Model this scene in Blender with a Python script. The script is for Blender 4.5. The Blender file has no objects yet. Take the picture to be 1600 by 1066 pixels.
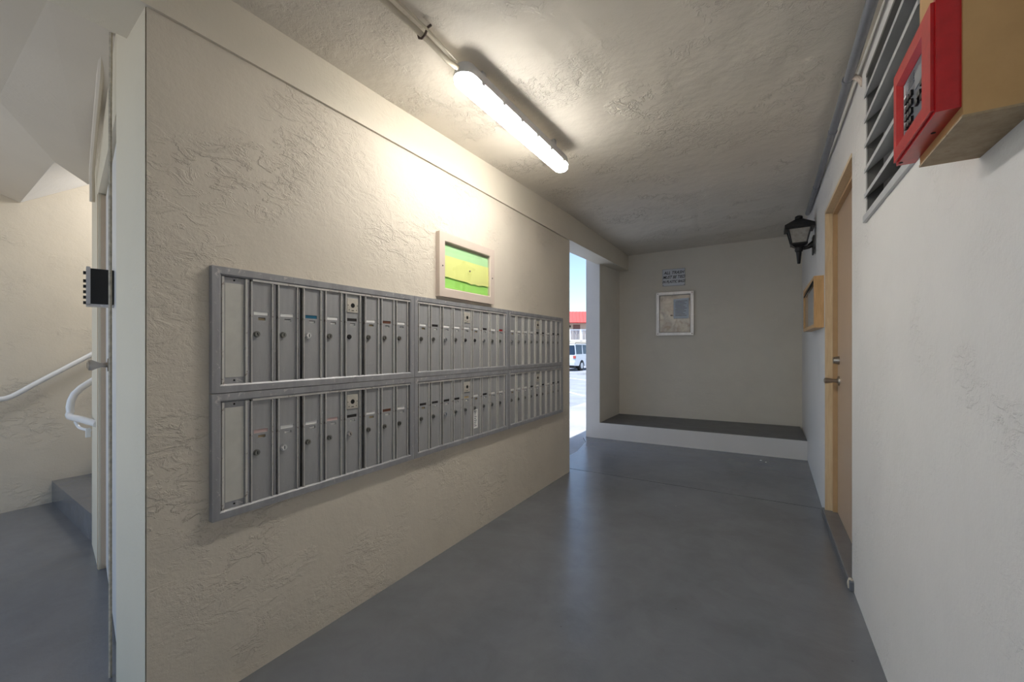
import bpy, bmesh, math, random
from mathutils import Vector, Matrix
random.seed(7)
S = bpy.context.scene
COL = S.collection
# ------------------------------------------------------------------ camera
YAW = math.atan(392/650.0)
cam_d = bpy.data.cameras.new('camera'); cam = bpy.data.objects.new('camera', cam_d); COL.objects.link(cam)
cam.location = (0, 0, 1.27); cam.rotation_euler = (math.pi/2, 0, YAW)
cam_d.sensor_width = 36; cam_d.sensor_fit = 'HORIZONTAL'; cam_d.lens = 650/1600*36; cam_d.shift_y = 12/1600
cam_d.clip_start = .02; cam_d.clip_end = 500
S.camera = cam
# ------------------------------------------------------------------ world, sun, exposure
SKY_STRENGTH = .086
SUN_ELEV, SUN_ROT = 69, 172
w = bpy.data.worlds.new('world'); S.world = w; w.use_nodes = True
nt = w.node_tree; nt.nodes.clear()
sky = nt.nodes.new('ShaderNodeTexSky'); sky.sky_type = 'NISHITA'; sky.sun_disc = False
sky.sun_elevation = math.radians(SUN_ELEV); sky.sun_rotation = math.radians(SUN_ROT)
sky.air_density = 1.0; sky.dust_density = .6; sky.ozone_density = 1.2
bg = nt.nodes.new('ShaderNodeBackground'); bg.inputs[1].default_value = SKY_STRENGTH
ow = nt.nodes.new('ShaderNodeOutputWorld')
nt.links.new(sky.outputs[0], bg.inputs[0]); nt.links.new(bg.outputs[0], ow.inputs[0])
sun_d = bpy.data.lights.new('sun', 'SUN'); sun_d.energy = 1.9; sun_d.angle = math.radians(.6); sun_d.color = (1, .96, .9)
sun = bpy.data.objects.new('sun', sun_d); COL.objects.link(sun); sun.location = (2, -6, 9)
_se, _sa = math.radians(SUN_ELEV), math.radians(SUN_ROT)
sdir = Vector((math.sin(_sa)*math.cos(_se), math.cos(_sa)*math.cos(_se), math.sin(_se)))
sun.rotation_euler = sdir.to_track_quat('Z', 'Y').to_euler()
LAMP_EMIT = 16.5
S.view_settings.view_transform = 'Standard'; S.view_settings.look = 'None'
S.view_settings.gamma = 1; S.view_settings.use_curve_mapping = False
S.view_settings.exposure = 1.56

# ------------------------------------------------------------------ materials
def srgb(r, g, b):
    f = lambda c: (c/255/12.92) if c/255 <= .04045 else ((c/255+.055)/1.055)**2.4
    return (f(r), f(g), f(b), 1)
class NB:
    def __init__(s, name):
        s.m = bpy.data.materials.new(name); s.m.use_nodes = True; s.t = s.m.node_tree; s.t.nodes.clear()
        s.o = s.n('ShaderNodeOutputMaterial'); s.b = s.n('ShaderNodeBsdfPrincipled'); s.l(s.b.outputs[0], s.o.inputs[0])
        s.tc = s.n('ShaderNodeTexCoord').outputs['Object']
    def n(s, k, **kw):
        q = s.t.nodes.new(k)
        for a, v in kw.items(): setattr(q, a, v)
        return q
    def l(s, a, b): s.t.links.new(a, b)
    def geo(s):
        s.tc = s.n('ShaderNodeNewGeometry').outputs['Position']; return s
    def mapped(s, scale, rot=(0, 0, 0)):
        m = s.n('ShaderNodeMapping'); m.inputs['Scale'].default_value = scale; m.inputs['Rotation'].default_value = rot
        s.l(s.tc, m.inputs[0]); return m.outputs[0]
    def noise(s, scale, detail=4, rough=.55, dist=0, vec=None, kind='FBM'):
        q = s.n('ShaderNodeTexNoise'); q.noise_type = kind
        q.inputs['Scale'].default_value = scale; q.inputs['Detail'].default_value = detail
        q.inputs['Roughness'].default_value = rough; q.inputs['Distortion'].default_value = dist
        s.l(vec or s.tc, q.inputs['Vector']); return q.outputs[0]
    def ramp(s, fac, *st):
        r = s.n('ShaderNodeValToRGB'); e = r.color_ramp.elements
        while len(e) < len(st): e.new(.5)
        for i, (p, c) in enumerate(st):
            e[i].position = p; e[i].color = c if len(c) == 4 else (*c, 1)
        s.l(fac, r.inputs[0]); return r.outputs[0]
    def math(s, op, a, b=None, c=None):
        q = s.n('ShaderNodeMath', operation=op)
        for i, v in enumerate((a, b, c)):
            if v is None: continue
            if isinstance(v, (int, float)): q.inputs[i].default_value = v
            else: s.l(v, q.inputs[i])
        return q.outputs[0]
    def mix(s, fac, a, b):
        q = s.n('ShaderNodeMix', data_type='RGBA')
        for i, v in ((0, fac), (6, a), (7, b)):
            if isinstance(v, (int, float, tuple)): q.inputs[i].default_value = v
            else: s.l(v, q.inputs[i])
        return q.outputs[2]
    def set(s, **kw):
        for k, v in kw.items():
            k = {'color': 'Base Color', 'rough': 'Roughness', 'metal': 'Metallic', 'spec': 'Specular IOR Level', 'coat': 'Coat Weight'}.get(k, k)
            if isinstance(v, (int, float, tuple)): s.b.inputs[k].default_value = v
            else: s.l(v, s.b.inputs[k])
        return s
    def bump(s, h, dist, strength=1):
        q = s.n('ShaderNodeBump'); q.inputs['Strength'].default_value = strength; q.inputs['Distance'].default_value = dist
        s.l(h, q.inputs['Height']); s.l(q.outputs[0], s.b.inputs['Normal']); return s
G = lambda v: (v, v, v, 1)
def plain(name, col, rough=.5, metal=0, var=.06, scale=12, spec=.5):
    b = NB(name); n = b.noise(scale, 5)
    d = tuple(max(0, c*(1-var)) for c in col[:3])+(1,); u = tuple(min(1, c*(1+var)) for c in col[:3])+(1,)
    b.set(color=b.ramp(n, (.3, d), (.7, u)), rough=rough, metal=metal, spec=spec); return b.m
def stucco(name, col, trowel=.006, fine=.0012, dirt=.10, scale=1.0, rough=.62, dots=True):
    b = NB(name).geo()
    big = b.noise(1.3*scale, 3)
    mask = b.ramp(big, (.50, G(.04)), (.64, G(1)))
    v1 = b.mapped((1, 1.0, 1.5), (.5, .4, .7))
    sm = b.noise(11*scale, 6, .68, .3, v1)
    plate = b.ramp(sm, (.40, G(0)), (.50, G(.8)), (.56, G(1)), (.64, G(.4)))
    v2 = b.mapped((1, .7, 1.3), (.9, .3, .5))
    st = b.noise(16*scale, 5, .65, .5, v2)
    plate2 = b.ramp(st, (.48, G(0)), (.56, G(1)), (.68, G(.4)))
    mask2 = b.ramp(b.noise(2.3*scale, 2, .5, 0, b.mapped((1, 1, 1), (1, 2, 3))), (.53, G(.03)), (.66, G(1)))
    h = b.math('ADD', b.math('MULTIPLY', mask, b.math('MULTIPLY', plate, .34)), b.math('MULTIPLY', mask2, b.math('MULTIPLY', plate2, .42)))
    und = b.noise(3.2*scale, 3)
    h = b.math('ADD', h, b.math('MULTIPLY', und, 1.2))
    fn = b.noise(75, 3, .6)
    h = b.math('MULTIPLY_ADD', fn, fine/trowel, h)
    dk = tuple(c*(1-dirt) for c in col[:3])+(1,)
    c = b.ramp(b.noise(2.1, 6, .6), (.3, dk), (.62, col))
    if dots:
        vo = b.n('ShaderNodeTexVoronoi'); vo.inputs['Scale'].default_value = 3.2; b.l(b.tc, vo.inputs['Vector'])
        sp = b.ramp(vo.outputs['Distance'], (.010, G(1)), (.016, G(0)))
        c = b.mix(b.math('MULTIPLY', sp, .45), c, srgb(90, 70, 50))
    b.set(color=c, rough=rough, spec=.35).bump(h, trowel); return b.m

M = {}
CREAM = srgb(224, 214, 197)
M['wall'] = stucco('cream_stucco', CREAM, .0075, .001, .07)
M['beam'] = stucco('cream_smooth_paint', srgb(228, 219, 201), .0022, .0007, .05, .8, .5, False)
M['ceil'] = stucco('ceiling_stucco', srgb(231, 223, 209), .014, .0012, .06, 1.15, .6, False)
M['back'] = stucco('back_wall_stucco', srgb(241, 234, 220), .0045, .0007, .06, .8)
M['right'] = stucco('right_wall_stucco', srgb(234, 232, 230), .0045, .0016, .05, 1.5, .45)
M['soffit'] = stucco('soffit_paint', srgb(220, 210, 194), .001, .0005, .05, .6, .6, False)
M['white'] = stucco('white_paint', srgb(232, 230, 228), .0016, .0006, .04, 1.2, .45, False)
M['closet'] = stucco('closet_paint', srgb(232, 222, 200), .001, .0004, .05, 1, .4, False)

def floor_mat(name, base, gloss=(.19, .25)):
    b = NB(name).geo()
    n1 = b.noise(1.1, 6, .6, .5); n2 = b.noise(6, 6, .65, .8); n3 = b.noise(60, 4, .7)
    lo = tuple(c*.82 for c in base[:3])+(1,); hi = tuple(c*1.16 for c in base[:3])+(1,)
    c = b.ramp(b.math('MULTIPLY_ADD', n2, .3, b.math('MULTIPLY', n1, .7)), (.34, lo), (.66, hi))
    vo = b.n('ShaderNodeTexVoronoi'); vo.inputs['Scale'].default_value = 2.6; b.l(b.tc, vo.inputs['Vector'])
    sp = b.ramp(vo.outputs['Distance'], (.010, G(1)), (.018, G(0)))
    c = b.mix(b.math('MULTIPLY', sp, .5), c, srgb(170, 172, 176))
    vs = b.n('ShaderNodeTexVoronoi'); vs.inputs['Scale'].default_value = 4.3; b.l(b.tc, vs.inputs['Vector'])
    sp2 = b.ramp(vs.outputs['Distance'], (.010, G(1)), (.022, G(0)))
    c = b.mix(b.math('MULTIPLY', sp2, .6), c, srgb(62, 62, 66))
    r = b.math('MULTIPLY_ADD', b.math('ADD', b.noise(8, 3, .5), b.noise(2.3, 3, .5)), (gloss[1]-gloss[0]), gloss[0]-(gloss[1]-gloss[0])*.5)
    h = b.math('ADD', b.math('MULTIPLY', n3, .3), b.math('ADD', b.math('MULTIPLY', n2, .6), b.math('MULTIPLY', n1, 2)))
    b.set(color=c, rough=r, spec=.9).bump(h, .0022); return b.m
M['floor'] = floor_mat('grey_floor_paint', srgb(110, 113, 118))
M['platform'] = floor_mat('dark_grey_platform_paint', srgb(84, 85, 88), (.36, .5))
M['concrete'] = floor_mat('pale_concrete', srgb(186, 188, 190), (.5, .75))
M['asphalt'] = floor_mat('pale_asphalt', srgb(160, 166, 176), (.7, .9))
M['stripe'] = plain('white_road_paint', srgb(235, 235, 235), .7)

def metal_paint(name, col, chip, rough=.42, metal=.55, amount=.60):
    b = NB(name)
    n = b.noise(34, 6, .7, .6); st = b.noise(20, 5, .6, 0, b.mapped((1, 1, .12)))
    c = b.ramp(st, (.3, tuple(x*.84 for x in col[:3])+(1,)), (.7, tuple(min(1, x*1.12) for x in col[:3])+(1,)))
    ch = b.ramp(n, (amount, G(0)), (amount+.05, G(1)))
    b.set(color=b.mix(b.math('MULTIPLY', ch, .65), c, chip), rough=rough, metal=metal).bump(n, .0006); return b.m
M['mail'] = metal_paint('aged_aluminium_paint', srgb(162, 162, 164), srgb(214, 210, 205), .42, .25)
M['maildoor'] = metal_paint('aged_aluminium_door', srgb(164, 164, 164), srgb(204, 200, 194), .5, .15, .64)
M['mailedge'] = metal_paint('worn_aluminium_edge', srgb(212, 209, 203), srgb(130, 108, 96), .45, .15, .58)
M['maildark'] = plain('mailbox_gap_dark', srgb(38, 36, 36), .7)
M['insert'] = plain('off_white_insert', srgb(205, 203, 194), .6, 0, .06, 20)
M['plate'] = plain('master_lock_plate', srgb(200, 194, 182), .5, .2, .1, 30)
M['chrome'] = plain('chrome', srgb(215, 215, 215), .18, 1)
M['darkchrome'] = plain('tarnished_lock_metal', srgb(135, 135, 130), .3, .9, .15)
M['satin'] = plain('satin_nickel', srgb(170, 160, 148), .28, 1)
M['black'] = plain('black_plastic', srgb(14, 14, 15), .35)
M['hole'] = plain('black_hole', srgb(8, 8, 8), .8)
M['screw'] = plain('rusty_screw', srgb(88, 74, 64), .5, .5)
for k, c in dict(card_white=(246, 245, 241), card_blue=(22, 104, 136), card_dark=(42, 38, 38), card_brown=(112, 70, 52), card_red=(176, 44, 44), card_pink=(214, 186, 180), card_tan=(186, 166, 130)).items():
    M[k] = plain(k, srgb(*c), .6)
M['pinkwood'] = plain('pinkish_painted_wood', srgb(214, 198, 184), .5, 0, .04, 8)
M['mint'] = plain('mint_paper', srgb(190, 236, 176), .7, 0, .02)
M['yellow'] = plain('yellow_paper', srgb(236, 240, 150), .7, 0, .03, 5)
M['lime'] = plain('lime_paper', srgb(168, 232, 112), .7, 0, .03)
def glass(name, rough=.02, tint=(1, 1, 1, 1), alpha=None):
    b = NB(name); n = b.noise(30, 3)
    b.set(color=tint, rough=b.ramp(n, (.3, G(rough)), (.7, G(rough+.03)))); b.b.inputs['Transmission Weight'].default_value = 1; b.b.inputs['IOR'].default_value = 1.45
    # thin pane
    tr = b.n('ShaderNodeBsdfTransparent'); gl = b.n('ShaderNodeBsdfGlossy'); gl.inputs['Roughness'].default_value = rough
    mx = b.n('ShaderNodeMixShader'); lw = b.n('ShaderNodeLayerWeight'); lw.inputs[0].default_value = .5
    fac = b.math('MULTIPLY_ADD', b.math('POWER', lw.outputs['Facing'], 4), .5, .03)
    tr.inputs[0].default_value = tint
    b.l(fac, mx.inputs[0]); b.l(tr.outputs[0], mx.inputs[1]); b.l(gl.outputs[0], mx.inputs[2]); b.l(mx.outputs[0], b.o.inputs[0]); return b.m
M['glass'] = glass('clear_pane'); M['plexi'] = glass('weathered_plexiglass_pane', .38)
def wood(name, a, c, scale=(1, 14, 14)):
    b = NB(name); n = b.noise(6, 6, .6, .8, b.mapped((14, 14, 1)))
    b.set(color=b.ramp(n, (.3, a), (.7, c)), rough=.45).bump(n, .0008); return b.m
M['wood'] = wood('honey_wood', srgb(190, 148, 98), srgb(222, 184, 132))
M['palewood'] = wood('pale_door_frame_wood', srgb(216, 190, 150), srgb(236, 216, 182))
M['tan'] = plain('tan_door_paint', srgb(196, 170, 146), .3, 0, .03, 3)
M['tanshade'] = plain('tan_door_stop', srgb(196, 164, 124), .45, 0, .05)
M['jamb'] = plain('pinkish_cream_jamb', srgb(208, 188, 164), .45, 0, .05)
M['doorwhite'] = plain('white_door_paint', srgb(226, 224, 222), .35, 0, .03)
M['caulk'] = plain('dirty_caulk', srgb(196, 188, 172), .6, 0, .25, 60)
M['galv'] = plain('grey_painted_conduit', srgb(138, 140, 146), .4, .3, .06, 20)
M['creampipe'] = plain('cream_painted_conduit', srgb(198, 188, 168), .4, 0, .05, 20)
M['lampbody'] = plain('lamp_housing_grey', srgb(188, 188, 188), .4)
M['louver'] = plain('grey_louver_metal', srgb(196, 198, 200), .4, .1, .04)
M['louverdark'] = plain('louver_grey_back', srgb(118, 116, 112), .6, .1)
M['rail'] = plain('white_gloss_rail_paint', srgb(240, 240, 240), .2, 0, .02)
M['iron'] = plain('black_cast_iron', srgb(26, 26, 28), .42, .2, .1, 30)
def frosted():
    b = NB('frosted_lantern_glass'); n = b.noise(40, 4)
    b.set(color=b.ramp(n, (.3, srgb(176, 172, 164)), (.7, srgb(206, 203, 196))), rough=.25); b.b.inputs['Transmission Weight'].default_value = .35
    b.bump(n, .001); return b.m
M['frost'] = frosted()
def redpaint():
    b = NB('red_panel_paint'); n = b.noise(25, 6, .7)
    b.set(color=b.ramp(n, (.3, srgb(176, 10, 18)), (.66, srgb(200, 22, 30)), (.78, srgb(150, 30, 24))), rough=.3, coat=.2); return b.m
M['red'] = redpaint()
M['keypad'] = plain('keypad_grey', srgb(92, 96, 106), .4)
M['lcd'] = plain('keypad_screen', srgb(150, 154, 160), .15)
def beigebox():
    b = NB('beige_rusty_paint'); n = b.noise(5, 7, .65)
    c = b.ramp(n, (.3, srgb(186, 146, 92)), (.6, srgb(200, 160, 106)), (.72, srgb(160, 112, 60)))
    b.set(color=c, rough=.4).bump(n, .001); return b.m
M['beige'] = beigebox()
def underside():
    b = NB('weathered_box_underside'); n = b.noise(22, 7, .7)
    c = b.ramp(n, (.35, srgb(150, 128, 98)), (.6, srgb(172, 152, 122)), (.72, srgb(120, 78, 42)))
    b.set(color=c, rough=.6).bump(n, .002); return b.m
M['beige2'] = underside()
M['signwhite'] = plain('white_sign_enamel', srgb(232, 234, 238), .35, 0, .02)
M['ink'] = plain('black_ink', srgb(24, 26, 34), .5)
M['alum'] = metal_paint('aluminium_case', srgb(205, 203, 204), srgb(235, 235, 235), .32, .6, .6)
def crumpled():
    b = NB('stained_backing'); n = b.noise(9, 5, .6, 1)
    c = b.ramp(n, (.3, srgb(176, 158, 140)), (.5, srgb(214, 204, 190)), (.72, srgb(236, 226, 214)))
    b.set(color=c, rough=.25, metal=.3).bump(n, .006); return b.m
M['foil'] = crumpled()
M['bluepaper'] = plain('pale_blue_paper', srgb(206, 218, 232), .6, 0, .03)
M['paleblue'] = plain('pale_noticeboard_face', srgb(206, 208, 210), .35, 0, .02)
M['redroof'] = plain('red_roof_sheet', srgb(222, 74, 74), .5, 0, .08, 1)
M['bldwall'] = plain('building_wall', srgb(214, 206, 190), .8, 0, .04, 1)
M['bldtan'] = plain('building_lower_wall', srgb(190, 172, 132), .8, 0, .04, 1)
M['blddoor'] = plain('building_brown_door', srgb(132, 104, 98), .6)
M['whitepaint'] = plain('white_railing', srgb(238, 238, 238), .6, 0, .02)
M['carpaint'] = plain('silver_car_paint', srgb(206, 212, 222), .25, .2, .02, 3)
M['carglass'] = plain('car_window_glass', srgb(34, 50, 70), .05)
M['tyre'] = plain('tyre_rubber', srgb(26, 27, 30), .7)
M['hub'] = plain('alloy_wheel', srgb(190, 194, 200), .3, .6)
M['taillight'] = plain('red_tail_light', srgb(186, 84, 78), .25)
def emis(name, col, st):
    b = NB(name); n = b.noise(3, 2)
    b.set(color=b.ramp(n, (.3, G(.9)), (.7, G(.92)))); b.b.inputs['Emission Color'].default_value = col; b.b.inputs['Emission Strength'].default_value = st; return b.m
M['emit'] = emis('glowing_diffuser', (1, .965, .91, 1), LAMP_EMIT)

# ------------------------------------------------------------------ helpers
def link(name, me, mat, parent=None, loc=None):
    o = bpy.data.objects.new(name, me); COL.objects.link(o)
    if mat is not None and len(me.materials) == 0:
        for m in (mat if isinstance(mat, (list, tuple)) else [mat]): me.materials.append(m)
    if parent: o.parent = parent
    if loc: o.location = loc
    return o
def obj(name, bm, mat, parent=None, loc=None, smooth=False):
    bmesh.ops.recalc_face_normals(bm, faces=bm.faces)
    me = bpy.data.meshes.new(name); bm.to_mesh(me); bm.free()
    if smooth:
        for p in me.polygons: p.use_smooth = True
        me.set_sharp_from_angle(angle=math.radians(40))
    return link(name, me, mat, parent, loc)
def tag(o, label, cat, group=None):
    o['label'] = label; o['category'] = cat
    if group: o['group'] = group
    return o
def thing(name, label, cat, loc=(0, 0, 0), rotz=0, group=None):
    o = bpy.data.objects.new(name, None); COL.objects.link(o); o.location = loc; o.rotation_euler = (0, 0, rotz)
    o.empty_display_size = .05
    return tag(o, label, cat, group)
def struct(o, label=None):
    o['kind'] = 'structure'
    if label: o['label'] = label
    return o
def B(): return bmesh.new()
def box(bm, x0, x1, y0, y1, z0, z1, bev=0, mat=0):
    vs = [bm.verts.new((x, y, z)) for x in (x0, x1) for y in (y0, y1) for z in (z0, z1)]
    idx = ((0, 1, 3, 2), (4, 6, 7, 5), (0, 4, 5, 1), (2, 3, 7, 6), (0, 2, 6, 4), (1, 5, 7, 3))
    fs = [bm.faces.new([vs[i] for i in f]) for f in idx]
    for f in fs: f.material_index = mat
    if bev:
        es = set(e for f in fs for e in f.edges)
        bmesh.ops.bevel(bm, geom=list(es), offset=bev, segments=2, affect='EDGES', profile=.6)
    return fs
def prism(bm, pts, z0, z1):
    """plan polygon pts extruded from z0 to z1 (each number or list per point)"""
    n = len(pts); g = lambda z, i: z[i] if isinstance(z, (list, tuple)) else z
    a = [bm.verts.new((p[0], p[1], g(z0, i))) for i, p in enumerate(pts)]
    b = [bm.verts.new((p[0], p[1], g(z1, i))) for i, p in enumerate(pts)]
    bm.faces.new(a[::-1]); bm.faces.new(b)
    for i in range(n): bm.faces.new((a[i], a[(i+1) % n], b[(i+1) % n], b[i]))
def hexa(bm, lo, hi):
    """two quads of 3D points joined into a solid"""
    a = [bm.verts.new(p) for p in lo]; b = [bm.verts.new(p) for p in hi]
    bm.faces.new(a[::-1]); bm.faces.new(b)
    for i in range(len(a)): j = (i+1) % len(a); bm.faces.new((a[i], a[j], b[j], b[i]))
def tube(bm, pts, r, seg=12, cap=True):
    pts = [Vector(p) for p in pts]; rs = list(r) if isinstance(r, (list, tuple)) else [r]*len(pts)
    if len(rs) != len(pts):
        m_ = len(rs)-1; q_ = [i*m_/(len(pts)-1) for i in range(len(pts))]
        rs = [rs[min(int(t), m_)]*(1-t+int(t))+rs[min(int(t)+1, m_)]*(t-int(t)) for t in q_]
    rings = []; prev = None
    for i, p in enumerate(pts):
        d = (pts[min(i+1, len(pts)-1)]-pts[max(i-1, 0)]).normalized()
        if prev is None:
            u = d.orthogonal().normalized()
        else:
            u = (prev - d*prev.dot(d)).normalized()
        prev = u; v = d.cross(u)
        rings.append([bm.verts.new(p + (u*math.cos(t)+v*math.sin(t))*rs[i]) for t in [2*math.pi*k/seg for k in range(seg)]])
    for a, b in zip(rings, rings[1:]):
        for k in range(seg): bm.faces.new((a[k], a[(k+1) % seg], b[(k+1) % seg], b[k]))
    if cap: bm.faces.new(rings[0][::-1]); bm.faces.new(rings[-1])
def smoothpath(pts, n=6):
    pts = [Vector(p) for p in pts]; out = []
    for i in range(len(pts)-1):
        p0 = pts[max(i-1, 0)]; p1 = pts[i]; p2 = pts[i+1]; p3 = pts[min(i+2, len(pts)-1)]
        for k in range(n):
            t = k/n
            out.append(.5*((2*p1)+(-p0+p2)*t+(2*p0-5*p1+4*p2-p3)*t*t+(-p0+3*p1-3*p2+p3)*t**3))
    out.append(pts[-1]); return out
def ringframe(bm, y0, y1, z0, z1, wd, x0, x1, xi=None, wi=0):
    """rectangular mitred frame in the yz plane; outer at wd width, front x1, inner lip falls to xi over wi"""
    xi = x1 if xi is None else xi
    rects = [(y0, y1, z0, z1, x0), (y0, y1, z0, z1, x1), (y0+wd-wi, y1-wd+wi, z0+wd-wi, z1-wd+wi, x1), (y0+wd, y1-wd, z0+wd, z1-wd, xi), (y0+wd, y1-wd, z0+wd, z1-wd, x0)]
    R = [[bm.verts.new((r[4], y, z)) for y, z in ((r[0], r[2]), (r[1], r[2]), (r[1], r[3]), (r[0], r[3]))] for r in rects]
    R.append(R[0])
    for a, b in zip(R, R[1:]):
        for k in range(4): bm.faces.new((a[k], a[(k+1) % 4], b[(k+1) % 4], b[k]))

# ------------------------------------------------------------------ heights of the ceiling
YS = [-3.0, .78, 1.53, 3.99, 6.90]; ZS = [2.51, 2.571, 2.583, 2.650, 2.772]
def zceil(x, y):
    for i in range(len(YS)-1):
        if y <= YS[i+1] or i == len(YS)-2:
            t = (y-YS[i])/(YS[i+1]-YS[i]); return ZS[i]+t*(ZS[i+1]-ZS[i])+.02*(x+1.7)
# ------------------------------------------------------------------ SETTING
bm = B(); box(bm, -1.97, .9, -3.0, 4.088, -.2, 0); struct(obj('floor', bm, M['floor']))
bm = B(); prism(bm, [(-1.97, 4.098), (.9, 4.098), (.9, 7.0), (-2.2, 7.0), (-2.2, 5.62), (-2.075, 5.39), (-1.97, 4.82)], -.2, 0); struct(obj('floor', bm, M['floor']), 'painted floor beyond the joint')
bm = B(); prism(bm, [(-5.3, -3.0), (-1.972, -3.0), (-1.972, 1.0), (-5.3, 1.2)], -.2, 0); struct(obj('floor', bm, M['floor']), 'stairwell floor')
bm = B(); prism(bm, [(-1.976, 4.1), (-1.976, 4.82), (-2.081, 5.39), (-2.206, 5.62), (-2.206, 9.5), (-3.6, 9.5), (-3.6, 4.1)], -.2, -.004); struct(obj('walkway', bm, M['concrete']), 'pale concrete walkway outside the opening')
bm = B(); box(bm, -1.97, .9, 4.089, 4.097, -.2, -.006); struct(obj('floor_joint', bm, M['hole']))
bm = B(); box(bm, -90, 60, -40, -3.02, -.22, -.1); struct(obj('ground_near', bm, M['concrete']))
bm = B(); box(bm, -90, 60, -40, 130, -.5, -.22); g = struct(obj('ground', bm, M['asphalt'])); 
bm = B(); box(bm, -60, -3.6, 4.0, 100, -.22, -.15); struct(obj('parking_lot', bm, M['asphalt']))

# ceiling slab
bm = B()
for i in range(len(YS)-1):
    y0, y1 = YS[i], YS[i+1]
    hexa(bm, [(-1.72, y0, zceil(-1.72, y0)), (.9, y0, zceil(.9, y0)), (.9, y1, zceil(.9, y1)), (-1.72, y1, zceil(-1.72, y1))] if y0 < 3.9 else
         [(-2.2, y0, zceil(-2.2, y0)), (.9, y0, zceil(.9, y0)), (.9, y1, zceil(.9, y1)), (-2.2, y1, zceil(-2.2, y1))],
         [(-1.72 if y0 < 3.9 else -2.2, y0, 2.95), (.9, y0, 2.95), (.9, y1, 2.95), (-1.72 if y0 < 3.9 else -2.2, y1, 2.95)])
struct(obj('ceiling', bm, M['ceil']))
# left wall with the mailboxes (end face at y 3.989)
bm = B(); prism(bm, [(-1.711, .543), (-1.711, 3.989), (-1.95, 3.989), (-1.95, .60)], 0, 2.383); struct(obj('wall_left', bm, M['wall']))
# beam: smooth, slightly proud of the wall, runs from behind the camera to the back wall
bm = B()
for (ya, yb_, xa, xb_, za, zb_) in ((-3.0, .541, -1.699, -1.699, 2.36, 2.380), (.541, 3.97, -1.699, -1.699, 2.380, 2.388), (3.97, 6.75, -1.699, -1.848, 2.388, 2.523)):
    oa, ob = (-1.95, -1.95) if yb_ < 4 else (-1.95, -2.06)
    hexa(bm, [(oa, ya, za), (xa, ya, za), (xb_, yb_, zb_), (ob, yb_, zb_)], [(oa, ya, 3.5), (xa, ya, 3.5), (xb_, yb_, 3.5), (ob, yb_, 3.5)])
struct(obj('beam', bm, M['beam']))
# right wall with door opening (y 2.80..3.985) and louvre opening
DY0, DY1, DZ = 2.835, 3.935, 2.312
def rx(y): return .407 if y < 4.2 else .407+(y-4.2)*.0175
VY0, VY1, VZ0, VZ1 = 1.70, 2.485, 1.85, 2.535
bm = B()
def wr(y0, y1, z0, z1): hexa(bm, [(rx(y0), y0, z0), (.72, y0, z0), (.72, y1, z0), (rx(y1), y1, z0)], [(rx(y0), y0, z1), (.72, y0, z1), (.72, y1, z1), (rx(y1), y1, z1)])
wr(-3.0, VY0, 0, 2.9); wr(VY0, VY1, 0, VZ0); wr(VY0, VY1, VZ1, 2.9); wr(VY1, DY0, 0, 2.9); wr(DY0, DY1, DZ, 2.9); wr(DY1, 4.2, 0, 2.9); wr(4.2, 6.9, 0, 2.9)
struct(obj('wall_right', bm, M['right']))
bm = B(); box(bm, -1.2, .72, -3.15, -3.0, -.1, 2.9); struct(obj('wall_behind', bm, M['back']))
# back wall
bm = B(); hexa(bm, [(-2.2, 6.642, 0), (.75, 6.836, 0), (.75, 7.0, 0), (-2.2, 7.0, 0)], [(-2.2, 6.642, 2.9), (.75, 6.836, 2.9), (.75, 7.0, 2.9), (-2.2, 7.0, 2.9)])
struct(obj('wall_back', bm, M['back']))
# pillar / alcove wall between opening and back wall
bm = B(); prism(bm, [(-1.982, 5.692), (-1.99, 6.70), (-2.19, 6.70), (-2.185, 5.692)], 0, 2.64)
struct(obj('wall_alcove', bm, [M['white']]), 'white wall end beside the opening')
bm = B(); prism(bm, [(-1.9805, 5.70), (-1.9885, 6.70), (-1.99, 6.70), (-1.982, 5.70)], .2, 2.6)
struct(obj('wall_alcove_facing', bm, M['back']))
# platform
pf = thing('platform', 'low raised concrete platform with white face along the back wall', 'platform')
bm = B(); prism(bm, [(-1.981, 5.692), (.433, 5.772), (.433, 5.80), (-1.981, 5.72)], 0, .218)
obj('platform_face', bm, M['white'], pf)
bm = B(); prism(bm, [(-1.981, 5.712), (.433, 5.792), (.43, 6.808), (-1.989, 6.652)], .0, .2195)
obj('platform_top', bm, M['platform'], pf)
# ---- stairwell at the left
bm = B(); box(bm, -5.25, -5.031, -1.0, 4.5, -.1, 6.5); struct(obj('wall_stairwell', bm, M['wall']))
st = thing('staircase', 'grey painted concrete stairs rising along the far left stucco wall', 'stairs')
for k in range(6):
    y0 = .97+k*.27
    bm = B(); prism(bm, [(-5.03, y0+.01), (-3.76, y0-.055), (-3.76, y0+.29), (-5.03, y0+.29)], 0, .178*(k+1)); obj('step', bm, M['floor'], st)
# landing soffit
def slabs(name, pts, mat, label, top=3.5):
    bm = B(); hexa(bm, pts, [(p[0], p[1], top) for p in pts]); return struct(obj(name, bm, mat), label)
slabs('landing_soffit', [(-3.110, .430, 2.4545), (-2.166, .412, 2.504), (-1.96, .405, 2.515), (-1.96, .66, 2.481), (-2.14, .66, 2.47), (-2.607, .75, 2.428), (-3.606, .93, 2.341), (-3.752, .890, 2.337), (-3.597, .711, 2.378)], M['soffit'], 'smooth underside of the upper stair landing')
slabs('landing_soffit', [(-3.110, .430, 2.4545), (-3.597, .711, 2.378), (-5.032, .807, 2.424), (-5.028, .550, 2.52)], M['soffit'], 'sloping end of the landing underside by the stucco wall')
slabs('landing_soffit', [(-1.96, -1.0, 2.53), (-1.96, .405, 2.515), (-2.166, .412, 2.504), (-3.110, .430, 2.4545), (-5.028, .550, 2.52), (-5.028, -1.0, 2.56)], M['soffit'], 'flat ceiling before the stair landing')
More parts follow.
